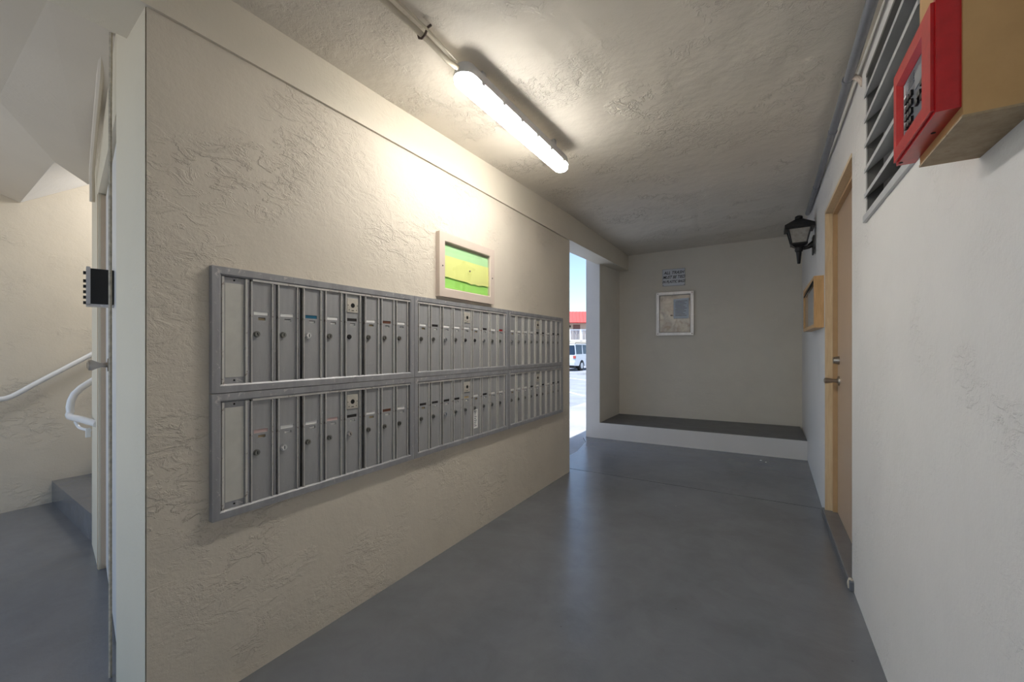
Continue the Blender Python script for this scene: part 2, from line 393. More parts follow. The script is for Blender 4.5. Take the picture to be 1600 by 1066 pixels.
# rising soffit beyond it
bm = B(); hexa(bm, [(-5.03, .8075, 2.424), (-3.597, .7115, 2.378), (-3.745, .90, 2.50), (-3.745, 2.6, 3.69), (-5.03, 2.6, 3.69)], [(-5.03, .8075, 2.6), (-3.597, .7115, 2.6), (-3.745, .90, 2.70), (-3.745, 2.6, 3.9), (-5.03, 2.6, 3.9)])
struct(obj('stair_soffit', bm, M['white']), 'sloping underside above the stairs')
sl_d = bpy.data.lights.new('stair_fill_light', 'POINT'); sl_d.energy = 10; sl_d.shadow_soft_size = .15; sl_d.color = (1, .97, .92)  # unseen fill light added to brighten the stair soffit and stucco wall
slo = bpy.data.objects.new('stair_fill_light', sl_d); COL.objects.link(slo); slo.location = (-4.35, 1.95, 2.75)
# closet wall: column face, header, left strip, closet side
bm = B()
prism(bm, [(-1.716, .541), (-1.94, .70), (-2.14, .70), (-2.105, .577)], 0, 2.60)              # column
prism(bm, [(-2.105, .577), (-2.14, .70), (-3.28, .95), (-3.262, .817)], 2.165, 2.62)           # header
prism(bm, [(-3.262, .817), (-3.28, .95), (-3.70, 1.02), (-3.738, .906)], 0, 2.42)               # left strip
prism(bm, [(-3.60, 1.0), (-3.738, .906), (-3.742, 3.9), (-3.60, 3.9)], 0, 2.9)
struct(obj('wall_closet', bm, M['closet']), 'cream painted wall end with the closet door')
bm = B(); box(bm, -3.742, -1.95, 3.8, 3.989, 0, 2.9); struct(obj('wall_closet_rear', bm, M['white']))
bm = B(); box(bm, -3.74, -1.95, .95, 3.989, 2.62, 2.9); struct(obj('closet_roof', bm, M['soffit']))
bm = B(); tube(bm, [(-2.16, .575, 0), (-2.16, .575, 2.2), (-2.14, .572, 2.55)], .006, 6); struct(obj('trim_1', bm, M['caulk']), 'dirty caulk joint beside the closet door')

# ------------------------------------------------------------------ closet door (door_2)
d2 = thing('door_2', 'narrow white closet door with a round brass knob', 'door', (-2.15, .600, 0), 0); d2['kind'] = 'structure'; del d2['category']
ang = math.atan2(.858-.600, -3.3+2.15)   # direction along the slab
ux, uy = math.cos(ang), math.sin(ang); nx, ny = uy, -ux
if ny > 0: nx, ny = -nx, -ny            # outward normal, towards the viewer
def dpt(s, o, z): return (ux*s+nx*o, uy*s+ny*o, z)
def dbox(bm, s0, s1, o0, o1, z0, z1): hexa(bm, [dpt(s0, o0, z0), dpt(s1, o0, z0), dpt(s1, o1, z0), dpt(s0, o1, z0)], [dpt(s0, o0, z1), dpt(s1, o0, z1), dpt(s1, o1, z1), dpt(s0, o1, z1)])
bm = B(); dbox(bm, .03, 1.14, -.04, 0, .015, 2.15); obj('slab', bm, M['doorwhite'], d2)
bm = B(); dbox(bm, 1.135, 1.165, -.03, .02, 0, 2.155); dbox(bm, 1.150, 1.19, -.03, .035, 0, 2.16); obj('jamb', bm, M['jamb'], d2)
bm = B(); dbox(bm, 0.01, .035, -.03, .008, 0, 2.155); obj('jamb', bm, M['doorwhite'], d2)
bm = B()
kb = .80
tube(bm, [dpt(kb, 0, 1.185), dpt(kb, .006, 1.185), dpt(kb, .008, 1.185), dpt(kb, .03, 1.185), dpt(kb, .045, 1.185), dpt(kb, .062, 1.185), dpt(kb, .075, 1.185), dpt(kb, .082, 1.185)],
     [.034, .034, .013, .011, .018, .027, .027, .012], 20)
obj('door_knob', bm, M['satin'], d2, smooth=True)
# keypad box on the closet door
kp = thing('keypad_box', 'black keypad box with silver front and push buttons on the closet door', 'keypad', (-2.15, .600, 0))
bm = B(); s0, s1 = .36, .44
dbox(bm, s0, s1, .001, .075, 1.468, 1.622); obj('housing', bm, M['black'], kp)
bm = B(); dbox(bm, s0-.006, s1+.006, .075, .088, 1.462, 1.628); dbox(bm, s0-.006, s1+.006, .001, .088, 1.458, 1.466); obj('front_plate', bm, M['alum'], kp)
for k in range(6):
    z = 1.605-.024*k-(.012 if k else 0)
    bm = B(); dbox(bm, s0+.03, s0+.055, .088, .097, z-.006, z+.006); obj('button', bm, M['black'], kp)

# thin pipe in the corner between closet wall and landing
bm = B(); tube(bm, smoothpath([(-2.20, .560, 2.50), (-2.45, .62, 2.46), (-2.9, .715, 2.385), (-3.30, .80, 2.30), (-3.42, .83, 2.24), (-3.44, .835, 2.15)]), .012, 8)
tag(obj('thin_pipe', bm, M['soffit'], smooth=True), 'thin cream painted pipe in the corner above the closet door', 'pipe')

# ------------------------------------------------------------------ handrails
hr = thing('handrail', 'long white handrail rising along the far left stucco wall', 'handrail', (-4.95, .5, 0))
sl = .706
pts = smoothpath([(0, -.6, .885), (0, 0, .886), (0, .18, .886), (0, .24, .897), (0, .30, .935), (0, .45, 1.045), (0, 1.2, 1.575), (0, 2.0, 2.14)])
bm = B(); tube(bm, pts, .019, 12); obj('rail_tube', bm, M['rail'], hr, smooth=True)
for y, z in ((-.4, .885), (.95, 1.40)):
    bm = B(); tube(bm, smoothpath([(0, y, z-.015), (-.02, y, z-.06), (-.08, y, z-.06)]), .008, 8); obj('bracket', bm, M['rail'], hr, smooth=True)
h2 = thing('handrail', 'short white handrail looping back onto the closet wall end', 'handrail', (-4.035, .86, 0))
pts = [(.60, 0, -.0), (.45, 0, 0), (.30, 0, 0), (.12, 0, -.003), (.05, 0, -.003), (.012, .004, .006), (0, .012, .025), (0, .01, .06), (0, .015, .10), (0, .032, .145), (0, .065, .185), (0, .11, .222), (0, .25, .33), (0, 1.2, 1.0)]
pts = [(a, b, c+.815) for a, b, c in pts]
bm = B(); tube(bm, pts, .021, 14); obj('rail_tube', bm, M['rail'], h2, smooth=True)
bm = B(); tube(bm, smoothpath([(.16, .0, .79), (.19, .01, .755), (.24, .02, .745), (.33, .03, .745)]), .009, 8); obj('bracket', bm, M['rail'], h2, smooth=True)
bm = B(); box(bm, .318, .328, .01, .035, .70, .76, .003); obj('bracket_plate', bm, M['rail'], h2)

# ------------------------------------------------------------------ ceiling lamp
lx, ly0, ly1, lz = -1.165, 1.465, 2.615, 2.470
lt = thing('ceiling_light', 'long glowing white strip lamp hanging under the ceiling', 'lamp', (lx, (ly0+ly1)/2, lz))
def stadium(bm, hw, hl, z0, z1, hw2=None, n=10, mid=None):
    prof = [(hw2 or hw, z0)] + ([mid] if mid else []) + [(hw, z1)]
    rings = []
    for w_, z in prof:
        ring = []
        for s in (1, -1):
            for k in range(n+1):
                t = math.pi*k/n
                ring.append(bm.verts.new((s*w_*math.cos(t), s*((hl-hw)+w_*math.sin(t)), z)))
        rings.append(ring)
    for a, b in zip(rings, rings[1:]):
        for k in range(len(a)): bm.faces.new((a[k], a[(k+1) % len(a)], b[(k+1) % len(a)], b[k]))
    bm.faces.new(rings[0][::-1]); bm.faces.new(rings[-1])
hl = (ly1-ly0)/2
bm = B(); stadium(bm, .050, hl, .0, .032, .036, mid=(.047, .010)); obj('diffuser', bm, M['emit'], lt, smooth=True)
bm = B(); stadium(bm, .045, hl-.01, .034, .085, .054, mid=(.054, .045)); obj('housing', bm, M['lampbody'], lt, smooth=True)
for k in range(6):
    y = -hl+.12+k*(2*hl-.24)/5
    for s in (1, -1):
        bm = B(); box(bm, s*.050-.003 if s > 0 else s*.050-.005, s*.050+.005 if s > 0 else s*.050+.003, y-.012, y+.012, .022, .050, .0015); obj('clip', bm, M['lampbody'], lt)
for y in (-.4, .4):
    bm = B(); box(bm, -.02, .02, y-.015, y+.015, .085, zceil(lx, 2+y)-lz); obj('mounting_bracket', bm, M['lampbody'], lt)
cd = thing('ceiling_conduit', 'cream conduit on the ceiling feeding the strip lamp', 'conduit', (lx-.03, 0, 0))
bm = B(); tube(bm, [(0, -1.35, 2.515), (0, 0, 2.54), (0, 1.30, 2.556), (.01, 1.42, 2.535), (.025, 1.47, 2.527)], .0115, 10); obj('pipe', bm, M['creampipe'], cd, smooth=True)
bm = B(); tube(bm, [(.036, -1.35, 2.53), (.034, 0, 2.552), (.030, 1.25, 2.566), (.03, 1.46, 2.55)], .005, 8); obj('cable', bm, M['creampipe'], cd, smooth=True)
bm = B()
tube(bm, [(-.024, 1.268, 2.576), (-.016, 1.268, 2.548), (0, 1.268, 2.540), (.016, 1.268, 2.548), (.03, 1.268, 2.572), (.05, 1.268, 2.576)], .005, 6)
obj('clamp', bm, M['screw'], cd)
# right wall conduit
rc = thing('wall_conduit', 'grey conduit running along the corner of right wall and ceiling', 'conduit', (0, 0, 0))
bm = B(); tube(bm, [(.34, -1.35, 2.555), (.357, 2.13, 2.597), (.366, 3.2, 2.60), (.385, 4.4, 2.632), (.402, 5.35, 2.690)], .0205, 12); obj('pipe', bm, M['galv'], rc, smooth=True)
for (x, y, z) in ((.3585, 2.62, 2.598), (.366, 3.2, 2.60), (.384, 4.32, 2.63)):
    bm = B(); tube(bm, [(x, y-.012, z), (x, y+.012, z)], .0235, 12); obj('coupling', bm, M['galv'], rc, smooth=True)
bm = B(); tube(bm, smoothpath([(.36, 2.60, 2.60), (.385, 2.585, 2.585), (.405, 2.58, 2.555), (.407, 2.575, 2.53)], 4), [.012, .013, .012, .013, .012, .011, .012, .011, .012, .01, .009, .008, .006], 8)
tag(obj('foam_blob', bm, M['pinkwood'], smooth=True), 'small blob of pale foam filler under the grey conduit', 'filler')

# ------------------------------------------------------------------ MAILBOXES
CX = -1.711
KS = .988
def ky(y): return y*KS
def kz(z): return 1.27+(z-1.27)*KS
def door_mesh(wd, ht, plate=False):
    """x out, y along, z up; origin lower near corner"""
    bm = B()
    # card openings cut as real recesses: build the panel from boxes around the two slots
    cy0, cy1, cz0, cz1 = .013, min(.068, wd-.014), ht-.128, ht-.114
    ny0, ny1, nz0, nz1 = .030, min(.058, wd-.022), ht-.148, ht-.137
    box(bm, .004, .0115, .005, wd-.005, 0, nz0); box(bm, .004, .0115, .005, wd-.005, nz1, cz0); box(bm, .004, .0115, .005, wd-.005, cz1, ht)
    box(bm, .004, .0115, .005, cy0, cz0, cz1); box(bm, .004, .0115, cy1, wd-.005, cz0, cz1)
    box(bm, .004, .0115, .005, ny0, nz0, nz1); box(bm, .004, .0115, ny1, wd-.005, nz0, nz1)
    bmesh.ops.remove_doubles(bm, verts=bm.verts, dist=1e-6)
    bmesh.ops.recalc_face_normals(bm, faces=bm.faces)
    me = bpy.data.meshes.new('door'); bm.to_mesh(me); bm.free(); me.materials.append(M['maildoor']); return me
def edge_mesh(wd, ht):
    bm = B(); box(bm, .004, .0195, 0, .0045, 0, ht, .001); box(bm, .004, .0195, wd-.0045, wd, 0, ht, .001)
    me = bpy.data.meshes.new('flange'); bmesh.ops.recalc_face_normals(bm, faces=bm.faces); bm.to_mesh(me); bm.free(); me.materials.append(M['mailedge']); return me
def lock_mesh(r, l, mat):
    bm = B(); tube(bm, [(.0115, 0, 0), (.0115+l*.5, 0, 0), (.0115+l*.5, 0, 0), (.0115+l, 0, 0)], [r*1.15, r*1.15, r, r*.92], 14)
    bm2 = bm; fs = box(bm2, .0115+l, .0118+l, -.0016, .0016, -r*.55, r*.55, 0, 1)
    me = bpy.data.meshes.new('lock'); bmesh.ops.recalc_face_normals(bm, faces=bm.faces); bm.to_mesh(me); bm.free(); me.materials.append(mat); me.materials.append(M['hole'])
    return me
WD, HT = .0965, .392
DM = {}; 
def dmesh(wd, ht):
    k = (round(wd, 4), round(ht, 3))
    if k not in DM: DM[k] = (door_mesh(wd, ht), edge_mesh(wd, ht))
    return DM[k]
LM = {'d': lock_mesh(.0108, .009, M['darkchrome']), 'c': lock_mesh(.0115, .012, M['chrome']), 'k': lock_mesh(.010, .008, M['maildark'])}
def bxmesh(name, x0, x1, y0, y1, z0, z1, mat):
    bm = B(); box(bm, x0, x1, y0, y1, z0, z1); bmesh.ops.recalc_face_normals(bm, faces=bm.faces)
    me = bpy.data.meshes.new(name); bm.to_mesh(me); bm.free(); me.materials.append(mat); return me
CM = {c: bxmesh('card', .004, .0092, .012, .074, -.0085, .0085, M['card_'+c]) for c in ('white', 'blue', 'dark', 'brown', 'red', 'pink', 'tan')}
NM = {c: bxmesh('number_slot_part', .004, .006, .028, .064, -.007, .003, M['card_'+c]) for c in ('white', 'tan')}
ND = bxmesh('number_shade', .004, .0063, .030, .062, .003, .0075, M['card_dark'])
def plate_mesh():
    bm = B(); box(bm, .0112, .0145, -.031, .031, -.034, .034, .001); me = bpy.data.meshes.new('master_lock_plate')
    bmesh.ops.recalc_face_normals(bm, faces=bm.faces); bm.to_mesh(me); bm.free(); me.materials.append(M['plate']); return me
PM = plate_mesh()
def ph_mesh():
    bm = B(); tube(bm, [(.0146, 0, 0), (.0156, 0, 0)], .011, 14); box(bm, .0146, .0152, -.007, .007, -.026, -.023)
    for dy, dz in ((-.026, 0), (.026, 0), (-.02, -.022), (.02, -.022)): tube(bm, [(.0146, dy, dz), (.0156, dy, dz)], .0022, 6)
    me = bpy.data.meshes.new('keyhole'); bmesh.ops.recalc_face_normals(bm, faces=bm.faces); bm.to_mesh(me); bm.free(); me.materials.append(M['hole']); return me
PH = ph_mesh()
def unit(y0, y1, z0, z1, doors, cards, locks, label, blank=None, numbers=None, sticker=None):
    y0, y1, z0, z1 = ky(y0), ky(y1), kz(z0), kz(z1)
    u = thing('mailbox_unit', label, 'mailboxes', (CX, y0, z0), 0, 'grey mailbox units on the cream wall')
    L_, H_ = y1-y0, z1-z0
    bm = B(); ringframe(bm, .0008, L_-.0008, .0008, H_-.0008, .031, 0, .022, .017, .006); 
    bmesh.ops.recalc_face_normals(bm, faces=bm.faces)
    fr = obj('frame', bm, M['mail'], u)
    bm = B(); box(bm, 0.0005, .0038, .03, L_-.03, .03, H_-.03); obj('back_plate', bm, M['maildark'], u)
    dz0 = .032; dz1 = H_-.032-.008; ht = dz1-dz0
    bm = B(); box(bm, .004, .019, .031+(0.11 if blank else 0), L_-.031, dz1+.001, H_-.030, .0012); obj('header_strip', bm, M['mailedge'], u)
    for i, (a, wd) in enumerate(doors):
        a = ky(a)-y0; me, ed = dmesh(wd, ht)
        d = link('door', me, None, u, (random.uniform(-.0004, .0010), a, dz0))
        link('flange', ed, None, d)
        link('name_card', CM[cards[i]], None, d, (0, 0, ht-.121)); link('number_slot_part', NM['tan' if i % 5 == 0 else 'white'], None, d, (0, 0, ht-.1425)); 
        link('number_slot_part', ND, None, d, (0, 0, ht-.1425))  # dark strip along the slot top, its shade put in as colour
        k = locks[i]
        lk = link('lock', LM[k], None, d, (0, .0235, ht-.2035)); lk.rotation_euler = (random.choice([0, .3, .6, -.4]), 0, 0)
        if i == 4:
            p = link('master_lock_plate', PM, None, d, (0, wd/2, ht-.052)); p['label'] = 'pale square master lock plate'
            link('master_keyhole', PH, None, d, (0, wd/2, ht-.052))
        if sticker == i:
            bm = B(); box(bm, .0116, .0122, .012, .062, ht-.345, ht-.215); p = obj('sticker', bm, M['card_white'], d); p['label'] = 'white printed sticker below the lock'
            bm = B()
            for q in range(9):
                z = ht-.228-q*.0125; box(bm, .0122, .0124, .020, .050-(q*7 % 5)*.003, z-.003, z+.002)
            obj('sticker_print', bm, M['keypad'], d)
    # mullions between doors
    for i in range(len(doors)-1):
        a = ky(doors[i][0])-y0+doors[i][1]; b = ky(doors[i+1][0])-y0
        if b-a > .004:
            g0 = (b-a)/2; bm = B(); box(bm, .0035, .0135, a+g0-.0045, a+g0+(.0035 if i not in (1, 4) else -.001), dz0, dz1, .0008); obj('mullion', bm, M['mail'], u)
    if blank:
        a, b = ky(blank[0])-y0, ky(blank[1])-y0
        bm = B(); box(bm, .004, .010, a, b, dz0, dz1+.006); d = obj('blank_panel', bm, M['mail'], u); bm = B(); box(bm, .004, .013, b+.005, ky(doors[0][0])-y0-.003, dz0, dz1+.006); obj('mullion', bm, M['mail'], u); d['label'] = 'grey framed panel with off-white insert'
        bm = B(); box(bm, .004, .0175, a-.004, a+.004, dz0, dz1+.006, .001); box(bm, .004, .0175, b-.004, b+.004, dz0, dz1+.006, .001); obj('flange', bm, M['mailedge'], d)
        bm = B(); box(bm, .0098, .0112, a+.009, b-.008, dz0+.024, dz1-.016); obj('insert', bm, M['insert'], d)
        for z in (dz0+.012, dz1-.004):
            bm = B(); tube(bm, [(.010, (a+b)/2, z), (.0112, (a+b)/2, z)], .0035, 8); obj('screw', bm, M['hole'], d)
    return u
A_st = [.866, .972, 1.083, 1.189, 1.296, 1.411, 1.516, 1.620]
B_st = [1.792, 1.897, 2.006, 2.111, 2.215, 2.322, 2.430, 2.537, 2.645]
C_st = [2.815+.1085*i for i in range(9)]
W1 = .0965
dA = [(a, .085) for a in A_st]
dB = [(a, .087) for a in B_st]; dC = [(a, .088) for a in C_st]
Wt, D, Br, Bl, Rd, Pk, Tn = 'white', 'dark', 'brown', 'blue', 'red', 'pink', 'tan'
ZU = (1.1055, 1.574); ZL = (.637, 1.1045)
unit(.729, 1.7535, *ZU, dA, [Wt, Wt, Bl, Wt, D, Wt, Br, Wt], 'ddcdkddd', 'upper grey mailbox unit nearest the closet end, with eight doors, one blue name card', (.768, .850))
unit(.729, 1.7535, *ZL, dA, [Pk, Wt, Wt, Pk, D, Wt, Br, Wt], 'dcddcddd', 'lower grey mailbox unit nearest the closet end, with eight doors and a blank insert panel', (.768, .850))
unit(1.7545, 2.783, *ZU, dB, [Wt, D, Wt, Wt, Wt, Wt, D, Wt, Rd], 'ddcdkkcdd', 'upper middle grey mailbox unit below the green notice case, last card red')
unit(1.7545, 2.783, *ZL, dB, [D, D, D, D, Tn, Wt, D, Wt, Wt], 'ddcdddddd', 'lower middle grey mailbox unit with a white sticker on one door', sticker=5)
unit(2.784, 3.822, *ZU, dC, [Wt, Wt, Wt, Wt, D, D, Wt, D, D], 'ccddddcdd', 'upper grey mailbox unit farthest from the closet, beside the opening')
unit(2.784, 3.822, *ZL, dC, [Wt, Wt, Wt, D, Wt, D, Wt, D, D], 'ddddkdcdd', 'lower grey mailbox unit farthest from the closet, beside the opening')

# ------------------------------------------------------------------ notice case on left wall
nc = thing('notice_case', 'pale wooden glazed notice case above the mailboxes', 'notice case', (CX, 1.966, 1.595))
kk = .972
L_, H_ = .612*kk, .405*kk
nc.location = (CX, 1.27+(1.966-1.27)*1-0.0+.0-.0, 1.595); nc.location.y = 1.966*.985; nc.location.z = 1.27+(1.597-1.27)*.985
L_, H_ = .612*.985, .402*.985
bm = B(); ringframe(bm, 0, L_, 0, H_, .055, 0, .030, .026, .005); obj('frame', bm, M['pinkwood'], nc)
bm = B(); box(bm, 0, .006, .05, L_-.05, .05, H_-.05); obj('backing', bm, M['pinkwood'], nc)
for i in range(2):
    a = .056+i*(L_-.112)/2
    bm = B(); box(bm, .0195+i*.0025, .0205+i*.0025, a, a+(L_-.112)/2+.004, .056, H_-.056); obj('glass_pane', bm, M['glass'], nc)
bm = B(); tube(bm, [(.0235, L_/2+.01, H_/2), (.029, L_/2+.01, H_/2)], .006, 10); obj('pane_lock', bm, M['satin'], nc)
for y in (.028, L_-.028):
    bm = B(); tube(bm, [(.030, y, H_/2-.01), (.0315, y, H_/2-.01)], .005, 8); obj('screw', bm, M['hole'], nc)
def sheet(name, label, y0, y1, z0, z1, x, mat, wave=.0, ragged=False):
    bm = B(); n = 12
    f = []; 
    for i in range(n+1):
        y = y0+(y1-y0)*i/n
        zb = z0+(random.uniform(-.004, .004) if ragged else 0)-(.014 if ragged and i in (7, 9) else 0)
        xx = x+wave*math.sin(i*1.3)
        f.append((y, zb, xx))
    lo = [bm.verts.new((q[2], q[0], q[1])) for q in f]; hi = [bm.verts.new((q[2]-.002, q[0], z1)) for q in f]
    lo2 = [bm.verts.new((q[2]+.0006, q[0], q[1])) for q in f]; hi2 = [bm.verts.new((q[2]-.0014, q[0], z1)) for q in f]
    for i in range(n):
        bm.faces.new((lo2[i], lo2[i+1], hi2[i+1], hi2[i])); bm.faces.new((lo[i], hi[i], hi[i+1], lo[i+1]))
        bm.faces.new((lo[i], lo[i+1], lo2[i+1], lo2[i])); bm.faces.new((hi[i], hi2[i], hi2[i+1], hi[i+1]))
    bm.faces.new((lo[0], lo2[0], hi2[0], hi[0])); bm.faces.new((lo[n], hi[n], hi2[n], lo2[n]))
    o = obj(name, bm, mat); o.location = nc.location; return tag(o, label, 'paper')
sheet('paper_sheet', 'lime green paper strip along the bottom of the notice case', .056, L_-.056, .06, .17, .0085, M['lime'])
sheet('paper_sheet', 'mint green paper strip at the top of the notice case', .056, L_-.056, .22, H_-.064, .0105, M['mint'])
sheet('paper_sheet', 'yellow paper band with ragged lower edge in the notice case', .056, L_-.056, .125, .262, .0135, M['yellow'], .0008, True)

# ------------------------------------------------------------------ back wall: sign and metal case
def backp(x): return 6.642+(x+2.2)*(6.836-6.642)/2.95
ba = math.atan2(.194, 2.95)
sg = thing('trash_sign', 'small white lettered sign about trash on the back wall', 'sign', (-1.165, backp(-1.165)-.0, 2.36), ba)
bm = B(); box(bm, -.163, .163, -.012, -.001, -.133, .128, .002); obj('board', bm, M['signwhite'], sg)
bm = B(); ringframe(bm, -.163, .163, -.133, .128, .006, .001, .0135)
bmesh.ops.transform(bm, matrix=Matrix(((0, 1, 0, 0), (-1, 0, 0, 0), (0, 0, 1, 0), (0, 0, 0, 1))), verts=bm.verts); obj('border', bm, M['lampbody'], sg)
def text(name, body, size, parent, loc, rot, mat, shear=0, depth=.0008, sx=1, bold=0):
    cu = bpy.data.curves.new(name, 'FONT'); cu.body = body; cu.size = size; cu.align_x = 'CENTER'; cu.align_y = 'CENTER'; cu.shear = shear; cu.extrude = depth; cu.offset = bold
    t = bpy.data.objects.new('t', cu); COL.objects.link(t); bpy.context.view_layer.update()
    me = bpy.data.meshes.new_from_object(t.evaluated_get(bpy.context.evaluated_depsgraph_get())); bpy.data.objects.remove(t)
    me.materials.clear(); me.materials.append(mat)
    o = link(name, me, None, parent, loc); o.rotation_euler = rot; o.scale = (sx, 1, 1); return o
for i, (s, sx) in enumerate((('ALL TRASH', 1.0), ('MUST BE TIED', 1.0), ('IN PLASTIC BAGS', .95))):
    text('lettering', s, .062 if i < 2 else .055, sg, (0, -.0135, .068-.068*i), (math.pi/2, 0, 0), M['ink'], .35, .0008, sx*(.80 if i else .92), .0009)
for x in (-.15, .15):
    bm = B(); tube(bm, [(x, -.012, -.12), (x, -.015, -.12)], .005, 8); obj('screw', bm, M['screw'], sg)
bc = thing('metal_notice_case', 'square aluminium notice case with stained backing below the trash sign', 'notice case', (-1.145, backp(-1.145), 1.80), ba)
T = Matrix(((0, 1, 0, 0), (-1, 0, 0, 0), (0, 0, 1, 0), (0, 0, 0, 1)))
bm = B(); ringframe(bm, -.268, .262, -.328, .332, .048, .001, .048, .04, .006); bmesh.ops.transform(bm, matrix=T, verts=bm.verts); obj('frame', bm, M['alum'], bc)
# lumpy backing
bm = B(); bmesh.ops.create_grid(bm, x_segments=16, y_segments=16, size=.5)
for v in bm.verts: v.co = Vector((v.co.x*.45, -.012-.010*abs(math.sin(v.co.x*7+v.co.y*4))*math.cos(v.co.y*5), v.co.y*.575))
obj('backing', bm, M['foil'], bc, smooth=True)
bm = B(); box(bm, -.22, .215, -.040, -.037, -.28, .285); obj('glass_pane', bm, M['plexi'], bc)
for x in (-.245, .24):
    for z in (-.305, .31):
        bm = B(); tube(bm, [(x, -.046, z), (x, -.050, z)], .008, 8); obj('screw', bm, M['screw'], bc)
bm = B(); box(bm, -.065, -.03, -.034, -.028, -.035, -.015, .003); obj('latch', bm, M['screw'], bc)
bm = B(); prism(bm, [(-.02, -.032), (.195, -.030), (.195, -.029), (-.02, -.031)], -.075, [.22, .235, .235, .22])
pp = obj('paper_notice', bm, M['bluepaper']); pp.location = bc.location; pp.rotation_euler = bc.rotation_euler; tag(pp, 'pale blue printed notice inside the aluminium notice case', 'paper')
bm = B()
for i in range(11):
    z = .19-i*.022; box(bm, .005+(.012 if i in (0, 5) else 0), .175-(i*37 % 60)*.001, -.0338, -.0322, z-.0035, z+.0035)
t_ = obj('printed_lines', bm, M['keypad'], pp); t_['kind'] = 'stuff'

# ------------------------------------------------------------------ right wall: notice board, lantern, louvre, door, alarm
nb = thing('notice_board', 'honey wood shallow box notice board on the far right wall', 'notice board', (.409, 4.02, 1.436))
L_, H_ = 1.0, .405; d = .066
bm = B(); 
# frame projects towards -x
ringframe(bm, 0, L_, 0, H_, .028, .001, d); bmesh.ops.scale(bm, vec=(-1, 1, 1), verts=bm.verts); obj('frame', bm, M['wood'], nb)
bm = B(); box(bm, -.03, -.002, .03, L_-.03, .03, H_-.03); obj('panel', bm, M['paleblue'], nb)
bm = B(); box(bm, -.058, -.055, .03, L_-.03, .03, H_-.03); obj('glass_pane', bm, M['glass'], nb)
bm = B(); tube(bm, [(-.062, .03, .385), (-.066, L_-.1, .33)], .005, 6); tube(bm, [(-.064, .05, .36), (-.066, L_-.35, .34)], .004, 6); obj('cord', bm, M['hole'], nb)

ln = thing('wall_lantern', 'black cast iron coach lantern on the right wall near the back', 'lantern', (.290, 4.75, 2.07))
def sq(bm, prof):   # stack of square rings (half width, z)
    R_ = [[bm.verts.new((sx*w_, sy*w_, z)) for sx, sy in ((-1, -1), (1, -1), (1, 1), (-1, 1))] for w_, z in prof]
    for a, b in zip(R_, R_[1:]):
        for k in range(4): bm.faces.new((a[k], a[(k+1) % 4], b[(k+1) % 4], b[k]))
    bm.faces.new(R_[0][::-1]); bm.faces.new(R_[-1])
bm = B(); sq(bm, [(.108, .318), (.115, .318), (.115, .350), (.111, .355), (.030, .415), (.026, .418)]); obj('roof', bm, M['iron'], ln)
bm = B(); tube(bm, [(0, 0, .415), (0, 0, .43), (0, 0, .445), (0, 0, .455)], [.026, .033, .030, .012], 14); obj('finial', bm, M['iron'], ln, smooth=True)
bm = B(); sq(bm, [(.054, .188), (.082, .318)]); obj('glass', bm, M['frost'], ln)
bm = B()
for sx, sy in ((-1, -1), (1, -1), (1, 1), (-1, 1)): tube(bm, [(sx*.057, sy*.057, .180), (sx*.087, sy*.087, .320)], .0062, 6)
obj('cage_bars', bm, M['iron'], ln)
bm = B(); sq(bm, [(.03, .150), (.055, .172), (.066, .176), (.066, .190), (.055, .190)]); obj('glass_holder', bm, M['iron'], ln)
bm = B(); tube(bm, [(0, 0, 0), (0, 0, .004), (0, 0, .11), (0, 0, .115), (0, 0, .13), (0, 0, .15), (0, 0, .165)], [.010, .013, .023, .030, .033, .030, .034], 14); obj('tail', bm, M['iron'], ln, smooth=True)
bm = B(); tube(bm, smoothpath([(.0, 0, .150), (.04, 0, .142), (.07, 0, .148), (.09, 0, .162), (.112, 0, .168)]), [.016]*8+[.018, .02, .022, .024, .026, .03, .034, .038, .045], 12); obj('arm', bm, M['iron'], ln, smooth=True)
bm = B(); box(bm, .104, .1165, -.055, .055, .075, .245, .006); obj('back_plate', bm, M['iron'], ln)

# louvre vent
lv = thing('louver_vent', 'grey metal louver vent high in the right wall', 'vent', (.407, VY0, VZ0))
L_, H_ = VY1-VY0, VZ1-VZ0
bm = B(); box(bm, -.012, .06, 0, L_, 0, .030, .001); obj('sill_rail', bm, M['louver'], lv)
bm = B(); box(bm, .0, .06, 0, .02, 0, H_); box(bm, .004, .06, L_-.008, L_, 0, H_); box(bm, .0, .06, 0, L_, H_-.015, H_); obj('frame', bm, M['louverdark'], lv)
bm = B(); box(bm, .15, .16, 0, L_, 0, H_); obj('back_screen', bm, M['louverdark'], lv)
for k in range(5):
    z = .030+.115*(k+1)-.035
    bm = B(); hexa(bm, [(-.008, .004, z), (-.008, .004, z+.019), (.110, .004, z+.110), (.110, .004, z+.106)], [(-.008, L_-.004, z), (-.008, L_-.004, z+.019), (.110, L_-.004, z+.110), (.110, L_-.004, z+.106)])
    o = obj('slat', bm, M['louver'], lv)

